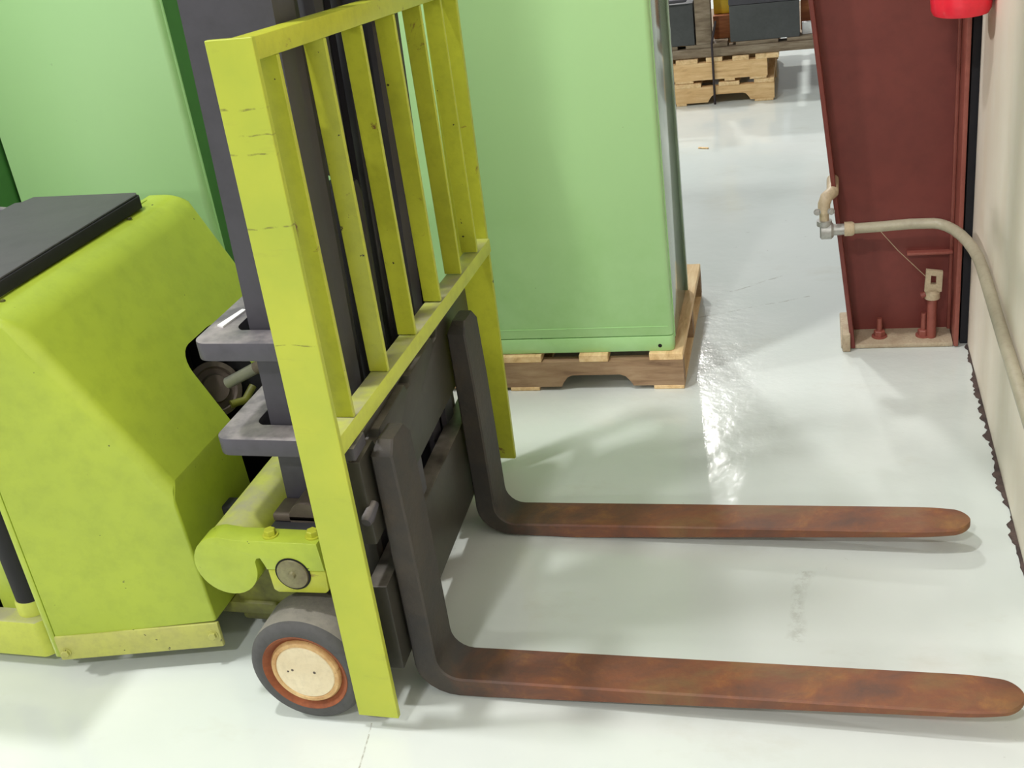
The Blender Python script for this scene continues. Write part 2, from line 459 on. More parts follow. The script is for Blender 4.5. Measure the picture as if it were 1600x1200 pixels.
def floor_mat():
    m, nt, b = nt_of('glossy_white_floor_paint')
    c = coords(nt)
    n1 = noise(nt, c, 0.9, 4, 0.55)
    col = mix(nt, ramp(nt, n1, [(0.35, G(0)), (0.65, G(1))]), lin(200, 208, 203), lin(212, 217, 213))
    n2 = noise(nt, c, 3.2, 7, 0.7, (0.7, 1.3, 1))
    col = mix(nt, ramp(nt, n2, [(0.58, G(0)), (0.78, G(0.45))]), col, lin(186, 186, 172))
    # sparse dark scuffs
    n3 = noise(nt, c, 24, 5, 0.7)
    n4 = noise(nt, c, 1.7, 2, 0.5)
    f = mix(nt, 1.0, ramp(nt, n3, [(0.66, G(0)), (0.72, G(0.6))]), ramp(nt, n4, [(0.56, G(0)), (0.66, G(1))]), 'MULTIPLY')
    col = mix(nt, f, col, lin(140, 138, 128))
    nt.links.new(col, b.inputs['Base Color'])
    SEG = (((-.909, 1.470), (-.929, 1.585), .0016, .012, .7), ((-.572, 3.410), (-.191, 3.584), .003, .03, .55),
           ((-.138, 2.149), (-.150, 1.916), .014, .05, .26), ((-.45, 3.62), (-.30, 3.75), .004, .03, .4))
    nz = N(nt, 'ShaderNodeTexNoise'); nz.inputs['Scale'].default_value = 9; nz.inputs['Detail'].default_value = 5
    nt.links.new(c, nz.inputs['Vector'])
    brk = ramp(nt, noise(nt, c, 42, 4, 0.7), [(0.42, G(0)), (0.58, G(1))])
    for (ax_, ay_), (bx_, by_), wd, wob, amt in SEG:
        L = math.hypot(bx_ - ax_, by_ - ay_)
        ux, uy = (bx_ - ax_) / L, (by_ - ay_) / L
        wv = N(nt, 'ShaderNodeVectorMath', operation='MULTIPLY_ADD')
        nt.links.new(nz.outputs['Color'], wv.inputs[0]); wv.inputs[1].default_value = (wob, wob, 0); nt.links.new(c, wv.inputs[2])
        d1 = N(nt, 'ShaderNodeVectorMath', operation='SUBTRACT'); nt.links.new(wv.outputs[0], d1.inputs[0])
        d1.inputs[1].default_value = (ax_ + wob / 2, ay_ + wob / 2, 0)
        du = N(nt, 'ShaderNodeVectorMath', operation='DOT_PRODUCT'); nt.links.new(d1.outputs[0], du.inputs[0]); du.inputs[1].default_value = (ux, uy, 0)
        dv = N(nt, 'ShaderNodeVectorMath', operation='DOT_PRODUCT'); nt.links.new(d1.outputs[0], dv.inputs[0]); dv.inputs[1].default_value = (-uy, ux, 0)
        m1 = N(nt, 'ShaderNodeMath', operation='COMPARE'); nt.links.new(du.outputs['Value'], m1.inputs[0]); m1.inputs[1].default_value = L / 2; m1.inputs[2].default_value = L / 2
        m2 = N(nt, 'ShaderNodeMath', operation='ABSOLUTE'); nt.links.new(dv.outputs['Value'], m2.inputs[0])
        m3 = N(nt, 'ShaderNodeMapRange'); nt.links.new(m2.outputs[0], m3.inputs[0])
        m3.inputs[1].default_value = wd * .4; m3.inputs[2].default_value = wd * 1.4; m3.inputs[3].default_value = amt; m3.inputs[4].default_value = 0
        m4 = N(nt, 'ShaderNodeMath', operation='MULTIPLY'); nt.links.new(m1.outputs[0], m4.inputs[0]); nt.links.new(m3.outputs[0], m4.inputs[1])
        col = mix(nt, mix(nt, 1.0, m4.outputs[0], brk, 'MULTIPLY'), col, lin(130, 126, 112))
    nt.links.new(col, b.inputs['Base Color'])
    b.inputs['Roughness'].default_value = 0.13
    b.inputs['IOR'].default_value = 1.5
    # waves in the thick paint, stronger between the green cabinet and the column
    w1 = noise(nt, c, 5.5, 3, 0.5)
    w2 = noise(nt, c, 38, 3, 0.6)
    vm = N(nt, 'ShaderNodeVectorMath', operation='DISTANCE')
    vm.inputs[1].default_value = (-0.12, 3.25, 0)
    nt.links.new(c, vm.inputs[0])
    msk = N(nt, 'ShaderNodeMapRange'); msk.inputs[1].default_value = 0.15; msk.inputs[2].default_value = 1.1
    msk.inputs[3].default_value = 1.0; msk.inputs[4].default_value = 0.10
    nt.links.new(vm.outputs['Value'], msk.inputs[0])
    ml = N(nt, 'ShaderNodeMath', operation='MULTIPLY'); nt.links.new(w2, ml.inputs[0]); nt.links.new(msk.outputs[0], ml.inputs[1])
    ml2 = N(nt, 'ShaderNodeMath', operation='MULTIPLY'); ml2.inputs[1].default_value = 0.34; nt.links.new(ml.outputs[0], ml2.inputs[0])
    ad = N(nt, 'ShaderNodeMath', operation='ADD'); nt.links.new(w1, ad.inputs[0]); nt.links.new(ml2.outputs[0], ad.inputs[1])
    bump(nt, b, ad.outputs[0], 0.27, 0.012)
    return m
M['floor'] = floor_mat()

def wall_mat():
    m, nt, b = nt_of('whitewashed_wall')
    c = coords(nt)
    n1 = noise(nt, c, 2.5, 5, 0.6, (1, 1.6, 0.5))
    col = mix(nt, ramp(nt, n1, [(0.35, G(0)), (0.65, G(1))]), lin(252, 243, 228), lin(244, 230, 210))
    n2 = noise(nt, c, 6, 7, 0.7, (1, 1.2, 0.35))
    col = mix(nt, ramp(nt, n2, [(0.62, G(0)), (0.76, G(0.6))]), col, lin(178, 150, 124))
    n3 = noise(nt, c, 40, 3, 0.5)
    nt.links.new(col, b.inputs['Base Color'])
    b.inputs['Roughness'].default_value = 0.7
    bump(nt, b, n3, 0.12, 0.004)
    return m
M['wall'] = wall_mat()

# ------------------------------------------------------------------ the setting
floor = box('floor', (-14, -6, -0.1), (14, 30, 0.0), M['floor'])
tag(floor, kind='structure')
# in room coordinates the wall stands at x = .407
wall = box('wall_right', (0.407, -6, 0.0), (0.55, 3.222, 3.2), M['wall'], bev=0.004, mw=ROOM)
tag(wall, kind='structure')
# black strip filling the gap behind the wall end and the column
tr = box('trim_1', (0.388, 3.226, 0.0), (0.60, 3.50, 3.2), M['gap_strip'], mw=ROOM)
tag(tr, kind='structure')
# ragged dark joint between floor paint and wall
bm = bmesh.new()
ys = [-0.5 + 3.71 * i / 380 for i in range(381)]
L_, R_ = [], []
x_in = 0.0
for i, y in enumerate(ys):
    base = 0.009 if y > 2.45 else 0.004
    if y < 1.9: base = 0.005
    x_in = 0.6 * x_in + random.uniform(-0.005, 0.007) * (1.0 if y > 2.2 else 0.5)
    xl = 0.407 - base - max(-0.006, x_in)
    L_.append((bm.verts.new((xl, y, 0.0005)), bm.verts.new((xl + 0.002, y, 0.004))))
    R_.append((bm.verts.new((0.4065, y, 0.0005)), bm.verts.new((0.4065, y, 0.005))))
for i in range(len(ys) - 1):
    a, b_, c_, d_ = L_[i], L_[i + 1], R_[i], R_[i + 1]
    bm.faces.new((a[1], b_[1], d_[1], c_[1]))
    bm.faces.new((a[0], b_[0], b_[1], a[1]))
    bm.faces.new((c_[0], c_[1], d_[1], d_[0]))
    bm.faces.new((a[0], c_[0], d_[0], b_[0]))
jt = link('trim_2', bm_mesh(bm, 'trim_2'), M['gap'], None, ROOM)
tag(jt, kind='structure')

# ------------------------------------------------------------------ steel column
col_ = empty('steel_column', (0, 0, 0))
col_.matrix_world = ROOM @ Matrix.Translation((0.24, 3.31, 0))
tag(col_, 'tapered maroon steel column standing on bolts at the end of the white wall', 'column')
# local: x - .24, y - 3.31
Z1 = 3.2
def lx(z): return 0.092 - 0.104 * z - 0.24        # outer face of the sloping flange
hexa('flange', [(lx(0), -.11, .004), (lx(0) + .012, -.11, .004), (lx(0) + .012, .11, .004), (lx(0), .11, .004),
                (lx(Z1), -.11, Z1), (lx(Z1) + .012, -.11, Z1), (lx(Z1) + .012, .11, Z1), (lx(Z1), .11, Z1)], M['maroon'], col_, 0.002)
hexa('flange', [(.129, -.11, .004), (.141, -.11, .004), (.141, .11, .004), (.129, .11, .004),
                (.129, -.11, Z1), (.141, -.11, Z1), (.141, .11, Z1), (.129, .11, Z1)], M['maroon_edge'], col_, 0.002)
hexa('web', [(lx(0) + .012, -.005, .004), (.129, -.005, .004), (.129, .005, .004), (lx(0) + .012, .005, .004),
             (lx(Z1) + .012, -.005, Z1), (.129, -.005, Z1), (.129, .005, Z1), (lx(Z1) + .012, .005, Z1)], M['maroon'], col_)
box('weld_bead', (.119, -.015, .012), (.129, -.005, Z1), M['maroon_edge'], col_, 0.003)
box('base_plate', (-.175, -.105, .0), (.128, .12, .014), M['grout'], col_, 0.004)
box('shim', (-.172, -.125, .0), (-.15, -.05, .055), M['grout'], col_, 0.004)
for bx, by, h in ((-.068, -.055, .062), (.052, -.055, .075)):
    bo = tube('anchor_bolt', [(bx, by, .01), (bx, by, .01 + h)], .0075, M['maroon_edge'], col_, 12)
    hex_bolt('nut', (bx, by, .014), (0, 0, 1), .016, .02, M['maroon_edge'], bo)
box('ledge', (.005, -.028, .248), (.127, -.005, .256), M['maroon_edge'], col_, 0.002)
# small pipe stub with a clamp beside the right anchor bolt
pb = empty('pipe_stub')
pb.matrix_world = ROOM @ Matrix.Translation((0.312, 3.245, 0))
tag(pb, 'short rusty pipe stub with an eye clamp inside the foot of the maroon column', 'pipe')
tube('pipe', [(0, 0, .014), (0, 0, .12), (.002, 0, .15)], .013, M['maroon_edge'], pb, 14)
lathe('collar', [(0, 0), (.021, 0), (.021, .018), (.013, .024), (0, .024)], (0, 0, .135), (0, 0, 1), M['fitting'], pb, 20)
pts = [(-.022, .155), (.024, .155), (.026, .215), (-.018, .222)]
bm = bmesh.new()
inner = [(-.006, .178), (.009, .178), (.009, .202), (-.005, .205)]
O = [(bm.verts.new((x, -.006, z)), bm.verts.new((x, .006, z))) for x, z in pts]
I = [(bm.verts.new((x, -.006, z)), bm.verts.new((x, .006, z))) for x, z in inner]
for i in range(4):
    j = (i + 1) % 4
    bm.faces.new((O[i][0], O[j][0], I[j][0], I[i][0]))
    bm.faces.new((O[j][1], O[i][1], I[i][1], I[j][1]))
    bm.faces.new((O[i][1], O[j][1], O[j][0], O[i][0]))
    bm.faces.new((I[i][0], I[j][0], I[j][1], I[i][1]))
link('eye_clamp', bm_mesh(bm, 'eye_clamp'), M['fitting'], pb)
tube('clamp_screw', [(-.03, -.004, .145), (-.018, -.004, .15)], .009, M['maroon_edge'], pb, 10)
w_ = tube('wire', [(0.168, 3.16, 0.372), (0.215, 3.2, .30), (0.292, 3.235, .205)], .0011, M['fitting'], None, 6, ROOM)
tag(w_, 'thin pale wire running down from the conduit to the pipe stub', 'wire')

# ------------------------------------------------------------------ conduit
cd = empty('conduit')
cd.matrix_world = ROOM
tag(cd, 'bent grey-beige metal conduit crossing the maroon column and running along the white wall', 'conduit')
zc = .384
arc_pts = [(0.085, 3.165, zc - .002), (0.16, 3.165, zc), (0.24, 3.165, zc + .004), (0.30, 3.162, zc + .004)]
for i in range(1, 9):
    a = PI / 2 * i / 8
    arc_pts.append((0.300 + .088 * math.sin(a), 3.162 - .30 * (1 - math.cos(a)), zc + .004 - .006 * i / 8))
arc_pts += [(0.389, 2.5, zc - .012), (0.389, 1.2, zc - .02), (0.389, -1.0, zc - .03)]
tube('pipe', arc_pts, .0142, M['conduit'], cd, 20)
tube('pipe', [(0.04, 3.165, zc - .003), (0.088, 3.165, zc - .002)], .0155, M['conduit_metal'], cd, 20)
lathe('coupling', [(0, 0), (.0195, 0), (.0195, .02), (.0165, .026), (0, .026)], (0.074, 3.165, zc - .002), (1, 0, 0), M['fitting'], cd, 24)
lathe('elbow', [(0, 0), (.018, 0), (.0235, .004), (.0235, .03), (.018, .036), (0, .036)], (0.01, 3.165, zc - .004), (1, 0, 0), M['conduit_metal'], cd, 24)
lathe('elbow_collar', [(0, 0), (.02, 0), (.02, .014), (0, .014)], (0.022, 3.165, zc + .012), (0, 0, 1), M['conduit_metal'], cd, 24)
tube('riser', [(0.022, 3.165, zc + .01), (0.022, 3.168, zc + .05)], .0125, M['fitting'], cd, 16)
tube('upper_elbow', [(0.022, 3.168, zc + .045), (0.022, 3.17, zc + .07), (0.028, 3.18, zc + .085), (0.045, 3.20, zc + .092), (0.047, 3.30, zc + .092)],
     .0165, M['fitting'], cd, 16)
for q, dx in (('locknut', -.018), ('locknut', .018)):
    hex_bolt(q, (0.022 + dx, 3.150, zc + .056), (0, -1, 0), .007, .012, M['conduit_metal'], cd)

# fire extinguisher, only its foot reaches into the picture
fe = empty('fire_extinguisher')
fe.matrix_world = ROOM @ Matrix.Translation((0.335, 3.03, 0))
tag(fe, 'bright red fire extinguisher hung high by the maroon column, only its foot showing', 'extinguisher')
lathe('cylinder', [(0, .972), (.045, .962), (.062, .957), (.067, .967), (.069, .99), (.069, 1.36), (.055, 1.42), (.02, 1.44), (0, 1.44)], (0, 0, 0), (0, 0, 1), M['red'], fe, 40)
lathe('valve', [(0, 1.44), (.014, 1.44), (.014, 1.49), (0, 1.49)], (0, 0, 0), (0, 0, 1), M['black'], fe, 16)
box('handle', (-.07, -.01, 1.485), (.03, .01, 1.497), M['black'], fe, .003)
box('wall_bracket', (.028, .05, 1.1), (.048, .1695, 1.13), M['black'], fe)
tube('hose', [(-.014, 0, 1.47), (-.09, -.01, 1.46), (-.1, -.01, 1.3), (-.09, -.01, 1.1)], .009, M['black'], fe, 12)

# ------------------------------------------------------------------ green cabinets
def cabinet(name, label, x0, x1, yf, yb, z0, z1, seam=True, side=None, group=None):
    """room coordinates; body, door seams, plinth"""
    t = empty(name)
    t.matrix_world = ROOM @ Matrix.Translation(((x0 + x1) / 2, (yf + yb) / 2, z0))
    w, d, h = (x1 - x0) / 2, (yb - yf) / 2, z1 - z0
    tag(t, label, 'cabinet', group)
    sm = side or M['green_side']
    bz = .046
    # front skin, folded 12 mm round the corner
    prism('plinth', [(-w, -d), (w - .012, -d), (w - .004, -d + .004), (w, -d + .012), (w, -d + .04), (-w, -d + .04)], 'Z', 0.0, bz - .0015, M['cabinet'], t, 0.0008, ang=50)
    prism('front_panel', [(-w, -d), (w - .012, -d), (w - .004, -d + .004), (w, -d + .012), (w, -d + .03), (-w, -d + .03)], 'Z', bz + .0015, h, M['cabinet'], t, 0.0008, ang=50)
    box('side_panel', (w - .03, -d + .032, 0.004), (w - .003, d, h), sm, t, .001)
    box('body', (-w, -d + .042, 0.004), (w - .032, d, h), M['green_side'], t)
    box('corner_strip', (w - .028, -d + .026, .03), (w + .003, -d + .034, h), M['cabinet'], t, .001)
    return t, w, d, h
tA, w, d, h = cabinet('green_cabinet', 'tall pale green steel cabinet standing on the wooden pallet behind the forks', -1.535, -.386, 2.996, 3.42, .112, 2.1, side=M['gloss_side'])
lathe('bolt_hole', [(0, .0), (.0055, 0), (.0055, .002), (0, .002)], (w - .038, -d - .0006, .016), (0, 1, 0), M['cavity_shade'], tA, 16)
# fold line above the plinth
box('fold_rib', (-w, -d - .0012, .073), (w - .012, -d + .002, .076), M['cabinet'], tA, .0006)
box('edge_trim', (w - .004, d - .02, .004), (w + .004, d, h), M['gloss_side'], tA, .001)
tB, _, _, _ = cabinet('green_cabinet', 'pale green cabinet with dark green side right behind the dark lid of the forklift', -2.089, -1.545, 2.75, 3.42, .0, 2.1)
tC, _, _, _ = cabinet('green_cabinet', 'green cabinet at the left edge of the photo showing only its dark side', -2.9, -2.093, 2.44, 3.42, .0, 2.1)

# ------------------------------------------------------------------ pallets
def pallet(name, label, x0, x1, yf, yb, z0, wm, we, tops, bots, notches, H=.11, three=True):
    """notched-stringer pallet, room coordinates; tops/bots are lists of (x, width)"""
    t = empty(name)
    t.matrix_world = ROOM @ Matrix.Translation(((x0 + x1) / 2, (yf + yb) / 2, z0))
    cx, cy = (x0 + x1) / 2, (yf + yb) / 2
    tag(t, label, 'pallet')
    b0, t0 = .012, H - .02
    for k, y in enumerate((yf, (yf + yb) / 2 - .018, yb - .036)):
        pts = [(x0 - cx, b0)]
        for a, b_ in notches:
            hh = b0 + .036
            pts += [(a - cx, b0), (a + .006 - cx, b0 + .012), (a + .02 - cx, hh - .006), (a + .035 - cx, hh),
                    (b_ - .035 - cx, hh), (b_ - .02 - cx, hh - .006), (b_ - .006 - cx, b0 + .012), (b_ - cx, b0)]
        pts += [(x1 - cx, b0), (x1 - cx, t0), (x0 - cx, t0)]
        bm = bmesh.new(); add_prism(bm, pts, 'Y', y - cy, y + .036 - cy)
        link('stringer', bm_mesh(bm, 'stringer'), wm, t)
    for x, wd in tops:
        dz = random.uniform(-.0015, .0015); o = random.uniform(-.004, .003)
        box('deck_board', (x - cx, yf - cy + o, t0), (x + wd - cx, yb - cy + o, H + dz), we, t, .0015, seg=1)
    for x, wd in bots:
        box('bottom_board', (x - cx, yf - cy - .001, 0.0005), (x + wd - cx, yb - cy, b0), we, t, .0015, seg=1)
    return t
pallet('wooden_pallet', 'brown notched wooden pallet under the pale green cabinet', -1.54, -.362, 2.98, 3.62, 0, M['wood_brown'], M['wood_end'],
       [(-1.54, .1), (-1.40, .1), (-1.22, .1), (-1.05, .1), (-.883, .119), (-.653, .082), (-.455, .093)],
       [(-1.54, .09), (-1.2, .1), (-.864, .086), (-.448, .085)],
       [(-1.45, -1.22), (-.712, -.505)])
P1 = pallet('wooden_pallet', 'lower of the two stacked light wood pallets in the far background', -1.35, -.185, 5.936, 6.75, 0, M['wood_light'], M['wood_end'],
            [(-1.3, .1), (-1.1, .1), (-.9, .1), (-.665, .13), (-.45, .1), (-.28, .095)],
            [(-1.3, .1), (-.9, .1), (-.66, .05), (-.28, .09)], [(-1.2, -.9), (-.505, -.30)], H=.108)
P2 = pallet('wooden_pallet', 'upper of the two stacked light wood pallets in the far background', -1.35, -.215, 5.936, 6.75, .1105, M['wood_light'], M['wood_end'],
            [(-1.3, .08), (-1.1, .1), (-.9, .1), (-.65, .105), (-.505, .078), (-.378, .078), (-.269, .11)],
            [(-1.3, .1), (-.9, .1), (-.66, .09), (-.42, .05), (-.30, .08)], [(-1.2, -.9)], H=.115)

def rbox(name, label, cat, a, b, mat, bev=.003, parts=None):
    t = box(name, a, b, mat, None, bev, ROOM)
    tag(t, label, cat)
    return t
# dark skid and the machine parts piled on it
sk = empty('machine_skid'); sk.matrix_world = ROOM @ Matrix.Translation((-.6, 6.4, .2285))
tag(sk, 'weathered grey timber skid lying across the stacked far pallets', 'skid')
box('runner', (-.75, -.45, .0), (.95, -.36, .042), M['wood_grey'], sk, .003)
box('runner', (-.75, .3, .0), (.95, .4, .042), M['wood_grey'], sk, .003)
for k in range(6):
    box('plank', (-.72 + k * .24, -.44, .0425), (-.52 + k * .24, .42, .06), M['wood_grey'], sk, .002)
b1 = empty('steel_block'); b1.matrix_world = ROOM @ Matrix.Translation((-.215, 6.02, .2895))
tag(b1, 'wide charcoal block with a lighter top edge on the far grey skid', 'block')
box('block', (-.17, -.06, 0), (.155, .035, .17), M['char'], b1, .004)
box('top_plate', (-.172, -.063, .171), (.157, .038, .235), M['mast'], b1, .004)
b2 = empty('steel_block'); b2.matrix_world = ROOM @ Matrix.Translation((-.66, 6.02, .2895))
tag(b2, 'dark block half hidden behind the right edge of the green cabinet', 'block')
box('block', (-.16, -.06, 0), (.105, .16, .2), M['char'], b2, .004)
tube('handle_bar', [(-.1, -.075, .215), (.07, -.075, .218), (.094, -.06, .25), (.094, -.06, .36)], .010, M['mast'], b2, 10)
rbox('timber_post', 'grey-brown upright timber between the two dark blocks', 'timber', (-.548, 5.96, .289), (-.474, 6.04, .62), M['wood_grey'])
rbox('yellow_box', 'bright yellow box behind the dark blocks on the far skid', 'box', (-.468, 6.1, .40), (-.36, 6.3, .62), M['yellow'])
rbox('timber_offcut', 'reddish timber offcut lying under the yellow box', 'timber', (-.47, 6.06, .289), (-.36, 6.36, .398), M['wood_red'])
rbox('wood_crate', 'orange-brown wooden crate just left of the maroon column far behind', 'crate', (-.055, 6.10, .289), (.33, 6.42, .56), M['wood_red'])
rbox('white_board', 'pale board leaning low beside the orange-brown crate', 'board', (-.05, 6.0, .289), (.30, 6.03, .345), M['white'])
st = tube('strap', [(-.4715, 5.93, .002), (-.4715, 5.926, .22), (-.4715, 5.926, .30), (-.45, 5.94, .40)], .0055, M['strap'], None, 8, ROOM)
tag(st, 'dark strap binding the stacked far pallets', 'strap')
ch = hexa('wood_chip', [(-.50, 5.22, .001), (-.455, 5.205, .001), (-.452, 5.212, .001), (-.496, 5.232, .001),
                        (-.50, 5.22, .005), (-.455, 5.205, .006), (-.452, 5.212, .006), (-.496, 5.232, .005)], M['wood_end'], mw=ROOM)
tag(ch, 'small pale wood chip lying on the bright floor behind the green cabinet', 'debris')

# ------------------------------------------------------------------ the lime forklift
FK = empty('forklift', (-1.2, 2.04, 0))
tag(FK, 'lime green walk-behind forklift with grey mast, load backrest and rusty forks', 'forklift')
OFF = Matrix.Translation((1.2, -2.04, 0))
def fp(o):          # parts are modelled in hall coordinates, then hung on the truck's base point
    return o
def inv(parent_obj=None):
    return OFF

# hood ---------------------------------------------------------------
def yn(x): return 1.642 + (x + 1.65) * 0.241       # near side tapers towards the mast
prof = [(-1.652, .100), (-1.312, .108), (-1.323, .438), (-1.526, .836), (-1.603, .836), (-1.652, .60)]
bm = bmesh.new()
A = [bm.verts.new((x, yn(x), z)) for x, z in prof]
B = [bm.verts.new((x, 2.345, z)) for x, z in prof]
bm.faces.new(A); bm.faces.new(B[::-1])
n_ = len(prof)
for i in range(n_):
    j = (i + 1) % n_
    bm.faces.new((A[i], B[i], B[j], A[j]))
bmesh.ops.recalc_face_normals(bm, faces=bm.faces[:])
lay = bm.edges.layers.float.new('bevel_weight_edge')
def setw(va, vb, w):
    for e in bm.edges:
        if set(e.verts) == {va, vb}: e[lay] = w
setw(A[2], A[3], 0.45); setw(B[2], B[3], 0.45)
setw(A[3], B[3], 1.0); setw(A[3], A[4], 0.45); setw(B[3], B[4], 0.45)
setw(A[2], B[2], 0.06); setw(A[1], A[2], 0.10)
me = bpy.data.meshes.new('hood'); bm.to_mesh(me); bm.free()
hood = bpy.data.objects.new('hood', me); COL.objects.link(hood)
me.materials.append(M['lime']); me.materials.append(M['cavity_shade'])
mod = hood.modifiers.new('b', 'BEVEL'); mod.limit_method = 'WEIGHT'; mod.width = .055; mod.segments = 8
# opening for the tilt cylinder
cut_pts = [(1.985, .02), (1.985, .555)] + [(p[0], p[1]) for p in arc(2.03, .555, .045, 180, 90, 6)] + \
          [(p[0], p[1]) for p in arc(2.115, .555, .045, 90, 0, 6)] + [(2.16, .02)]
bm = bmesh.new(); add_prism(bm, cut_pts, 'X', -1.50, -1.2)
bmesh.ops.recalc_face_normals(bm, faces=bm.faces[:])
cme = bpy.data.meshes.new('cut'); bm.to_mesh(cme); bm.free()
cme.materials.append(M['lime']); cme.materials.append(M['cavity_shade'])
for p in cme.polygons: p.material_index = 1
cut = bpy.data.objects.new('cut', cme); COL.objects.link(cut)
mb = hood.modifiers.new('c', 'BOOLEAN'); mb.operation = 'DIFFERENCE'; mb.object = cut; mb.solver = 'EXACT'
bpy.context.view_layer.update()
dg = bpy.context.evaluated_depsgraph_get()
new = bpy.data.meshes.new_from_object(hood.evaluated_get(dg))
bpy.data.objects.remove(cut); hood.modifiers.clear(); hood.data = new
for p in new.polygons: p.use_smooth = True
bmx = bmesh.new(); bmx.from_mesh(new)
for e in bmx.edges:
    if len(e.link_faces) == 2 and e.calc_face_angle(0) > math.radians(25): e.smooth = False
bmx.to_mesh(new); bmx.free()
new.transform(OFF); hood.parent = FK

FM = OFF
# skirt band under the hood
sk_pts = [(-1.655, yn(-1.655) - .004), (-1.309, yn(-1.309) - .004), (-1.309, yn(-1.309) + .006), (-1.655, yn(-1.655) + .006)]
skirt = prism('skirt', sk_pts, 'Z', .042, .104, M['lime_skirt'], FK, .003, FM)
hex_bolt('bolt', (-1.64, yn(-1.64) - .004, .062), (.234, -.97, 0), .009, .008, M['lime_skirt'], skirt, FM)
hex_bolt('bolt', (-1.325, yn(-1.325) - .004, .074), (.234, -.97, 0), .009, .008, M['lime_skirt'], skirt, FM)
# flange strip with screws at the back edge of the hood top
strip = box('flange_strip', (-1.603, 1.66, .8355), (-1.588, 2.29, .8375), M['lime'], FK, .001, FM)
for sx_, sy_ in ((-1.573, 1.735), (-1.562, 2.17)):
    hex_bolt('screw', (sx_, sy_, .8355), (0, 0, 1), .0042, .003, M['olive'], strip, FM)
# battery compartment box behind the hood and its dark lid
box('battery_box', (-1.90, 1.70, .11), (-1.656, 2.19, .836), M['lime'], FK, .006, FM)
prism('lid', [(-1.597, 1.45), (-1.567, 2.226), (-1.575, 2.238), (-1.845, 2.238), (-1.855, 2.205), (-1.87, 2.20), (-1.90, 1.45)], 'Z', .8675, .8725,
      M['lid'], FK, .002, FM, ang=50)
prism('lid_rim', [(-1.595, 1.45), (-1.563, 2.229), (-1.572, 2.241), (-1.84, 2.241), (-1.852, 2.206), (-1.88, 1.45)], 'Z', .839, .867, M['lid_edge'], FK, .002, FM)
tube('control_handle', [(-2.0, 2.05, .84), (-1.955, 2.19, .862), (-1.88, 2.215, .842)], .012, M['bracket'], FK, 14, FM)
tube('control_lever', [(-1.99, 2.10, .80), (-1.925, 2.16, .826)], .01, M['lime'], FK, 12, FM)

# rear leg: post, socket, foot frame
box('rear_panel', (-2.3, 1.70, .09), (-1.815, 1.76, .62), M['lime'], FK, .004, FM)
box('seam_strip', (-1.672, 1.643, .045), (-1.6565, 1.68, .62), M['lime'], FK, .002, FM)
box('shade_panel', (-1.82, 1.752, .125), (-1.672, 1.756, .62), M['cavity_shade'], FK, 0, FM)  # added black sheet in place of the shade behind the strut
lathe('strut', [(0, .14), (.033, .14), (.033, .62), (0, .62)], (-1.742, 1.71, 0), (0, 0, 1), M['lid_edge'], FK, 32, FM)
lathe('strut_socket', [(0, .09), (.036, .09), (.036, .148), (.033, .156), (0, .156)], (-1.742, 1.708, 0), (0, 0, 1), M['lime_dusty'], FK, 32, FM)
prism('foot_frame', [(-2.3, 1.655), (-1.71, 1.655), (-1.695, 1.67), (-1.695, 1.80), (-2.3, 1.80)], 'Z', .028, .122, M['lime_dusty'], FK, .006, FM)
box('inner_frame', (-1.70, 1.70, .03), (-1.672, 1.80, .16), M['olive'], FK, .003, FM)
# chassis under and behind the front axle
box('chassis', (-1.64, 1.79, .075), (-1.18, 2.28, .105), M['olive'], FK, .006, FM)
box('chassis_beam', (-1.30, 1.80, .05), (-1.07, 2.30, .20), M['olive'], FK, .01, FM)
box('frame_web', (-1.33, 1.86, .21), (-1.13, 1.90, .30), M['black'], FK, .004, FM)
box('frame_block', (-1.30, 2.02, .21), (-1.10, 2.2, .26), M['black'], FK, .004, FM)

# tilt cylinder seen through the opening
tc = lathe('pulley', [(0, 0), (.062, 0), (.062, .01), (.05, .014), (.046, .008), (.034, .008), (.03, .018), (0, .018)],
           (-1.405, 2.075, .465), (.75, -.5, .42), M['brown_steel'], FK, 36, FM)
tube('link_arm', [(-1.37, 2.07, .43), (-1.35, 2.10, .425), (-1.34, 2.13, .445)], .009, M['olive'], tc, 10, FM)
rod = tube('tilt_rod', [(-1.316, 2.0, .522), (-1.235, 2.0, .561)], .0125, M['chrome'], FK, 20, FM)
tube('rod_end', [(-1.24, 2.0, .558), (-1.06, 2.0, .645)], .0135, M['brown_steel'], rod, 16, FM)

# mast ---------------------------------------------------------------
def mx(z): return -1.067 - (1.341 - z) * 0.0318    # rear face of the outer rails
def rail(name, x0, x1, y0, y1, z0, z1, mat, parent=FK, bev=.003):
    return hexa(name, [(mx(z0) + x0, y0, z0), (mx(z0) + x1, y0, z0), (mx(z0) + x1, y1, z0), (mx(z0) + x0, y1, z0),
                       (mx(z1) + x0, y0, z1), (mx(z1) + x1, y0, z1), (mx(z1) + x1, y1, z1), (mx(z1) + x0, y1, z1)], mat, parent, bev, FM)
MZ0, MZ1 = .12, 2.2
def channel(name, x0, x1, y0, y1, inward, t=.012):
    bm = bmesh.new()
    lst = []
    if inward > 0: lst.append((x0, x1, y0, y0 + t))
    else: lst.append((x0, x1, y1 - t, y1))
    fy = (y0 + t, y1) if inward > 0 else (y0, y1 - t)
    lst += [(x0, x0 + t, *fy), (x1 - t, x1, *fy)]
    for a, b_, c_, d_ in lst:
        add_hexa(bm, [(mx(MZ0) + a, c_, MZ0), (mx(MZ0) + b_, c_, MZ0), (mx(MZ0) + b_, d_, MZ0), (mx(MZ0) + a, d_, MZ0),
                      (mx(MZ1) + a, c_, MZ1), (mx(MZ1) + b_, c_, MZ1), (mx(MZ1) + b_, d_, MZ1), (mx(MZ1) + a, d_, MZ1)])
    return link(name, bm_mesh(bm, name), M['mast'], FK, FM)
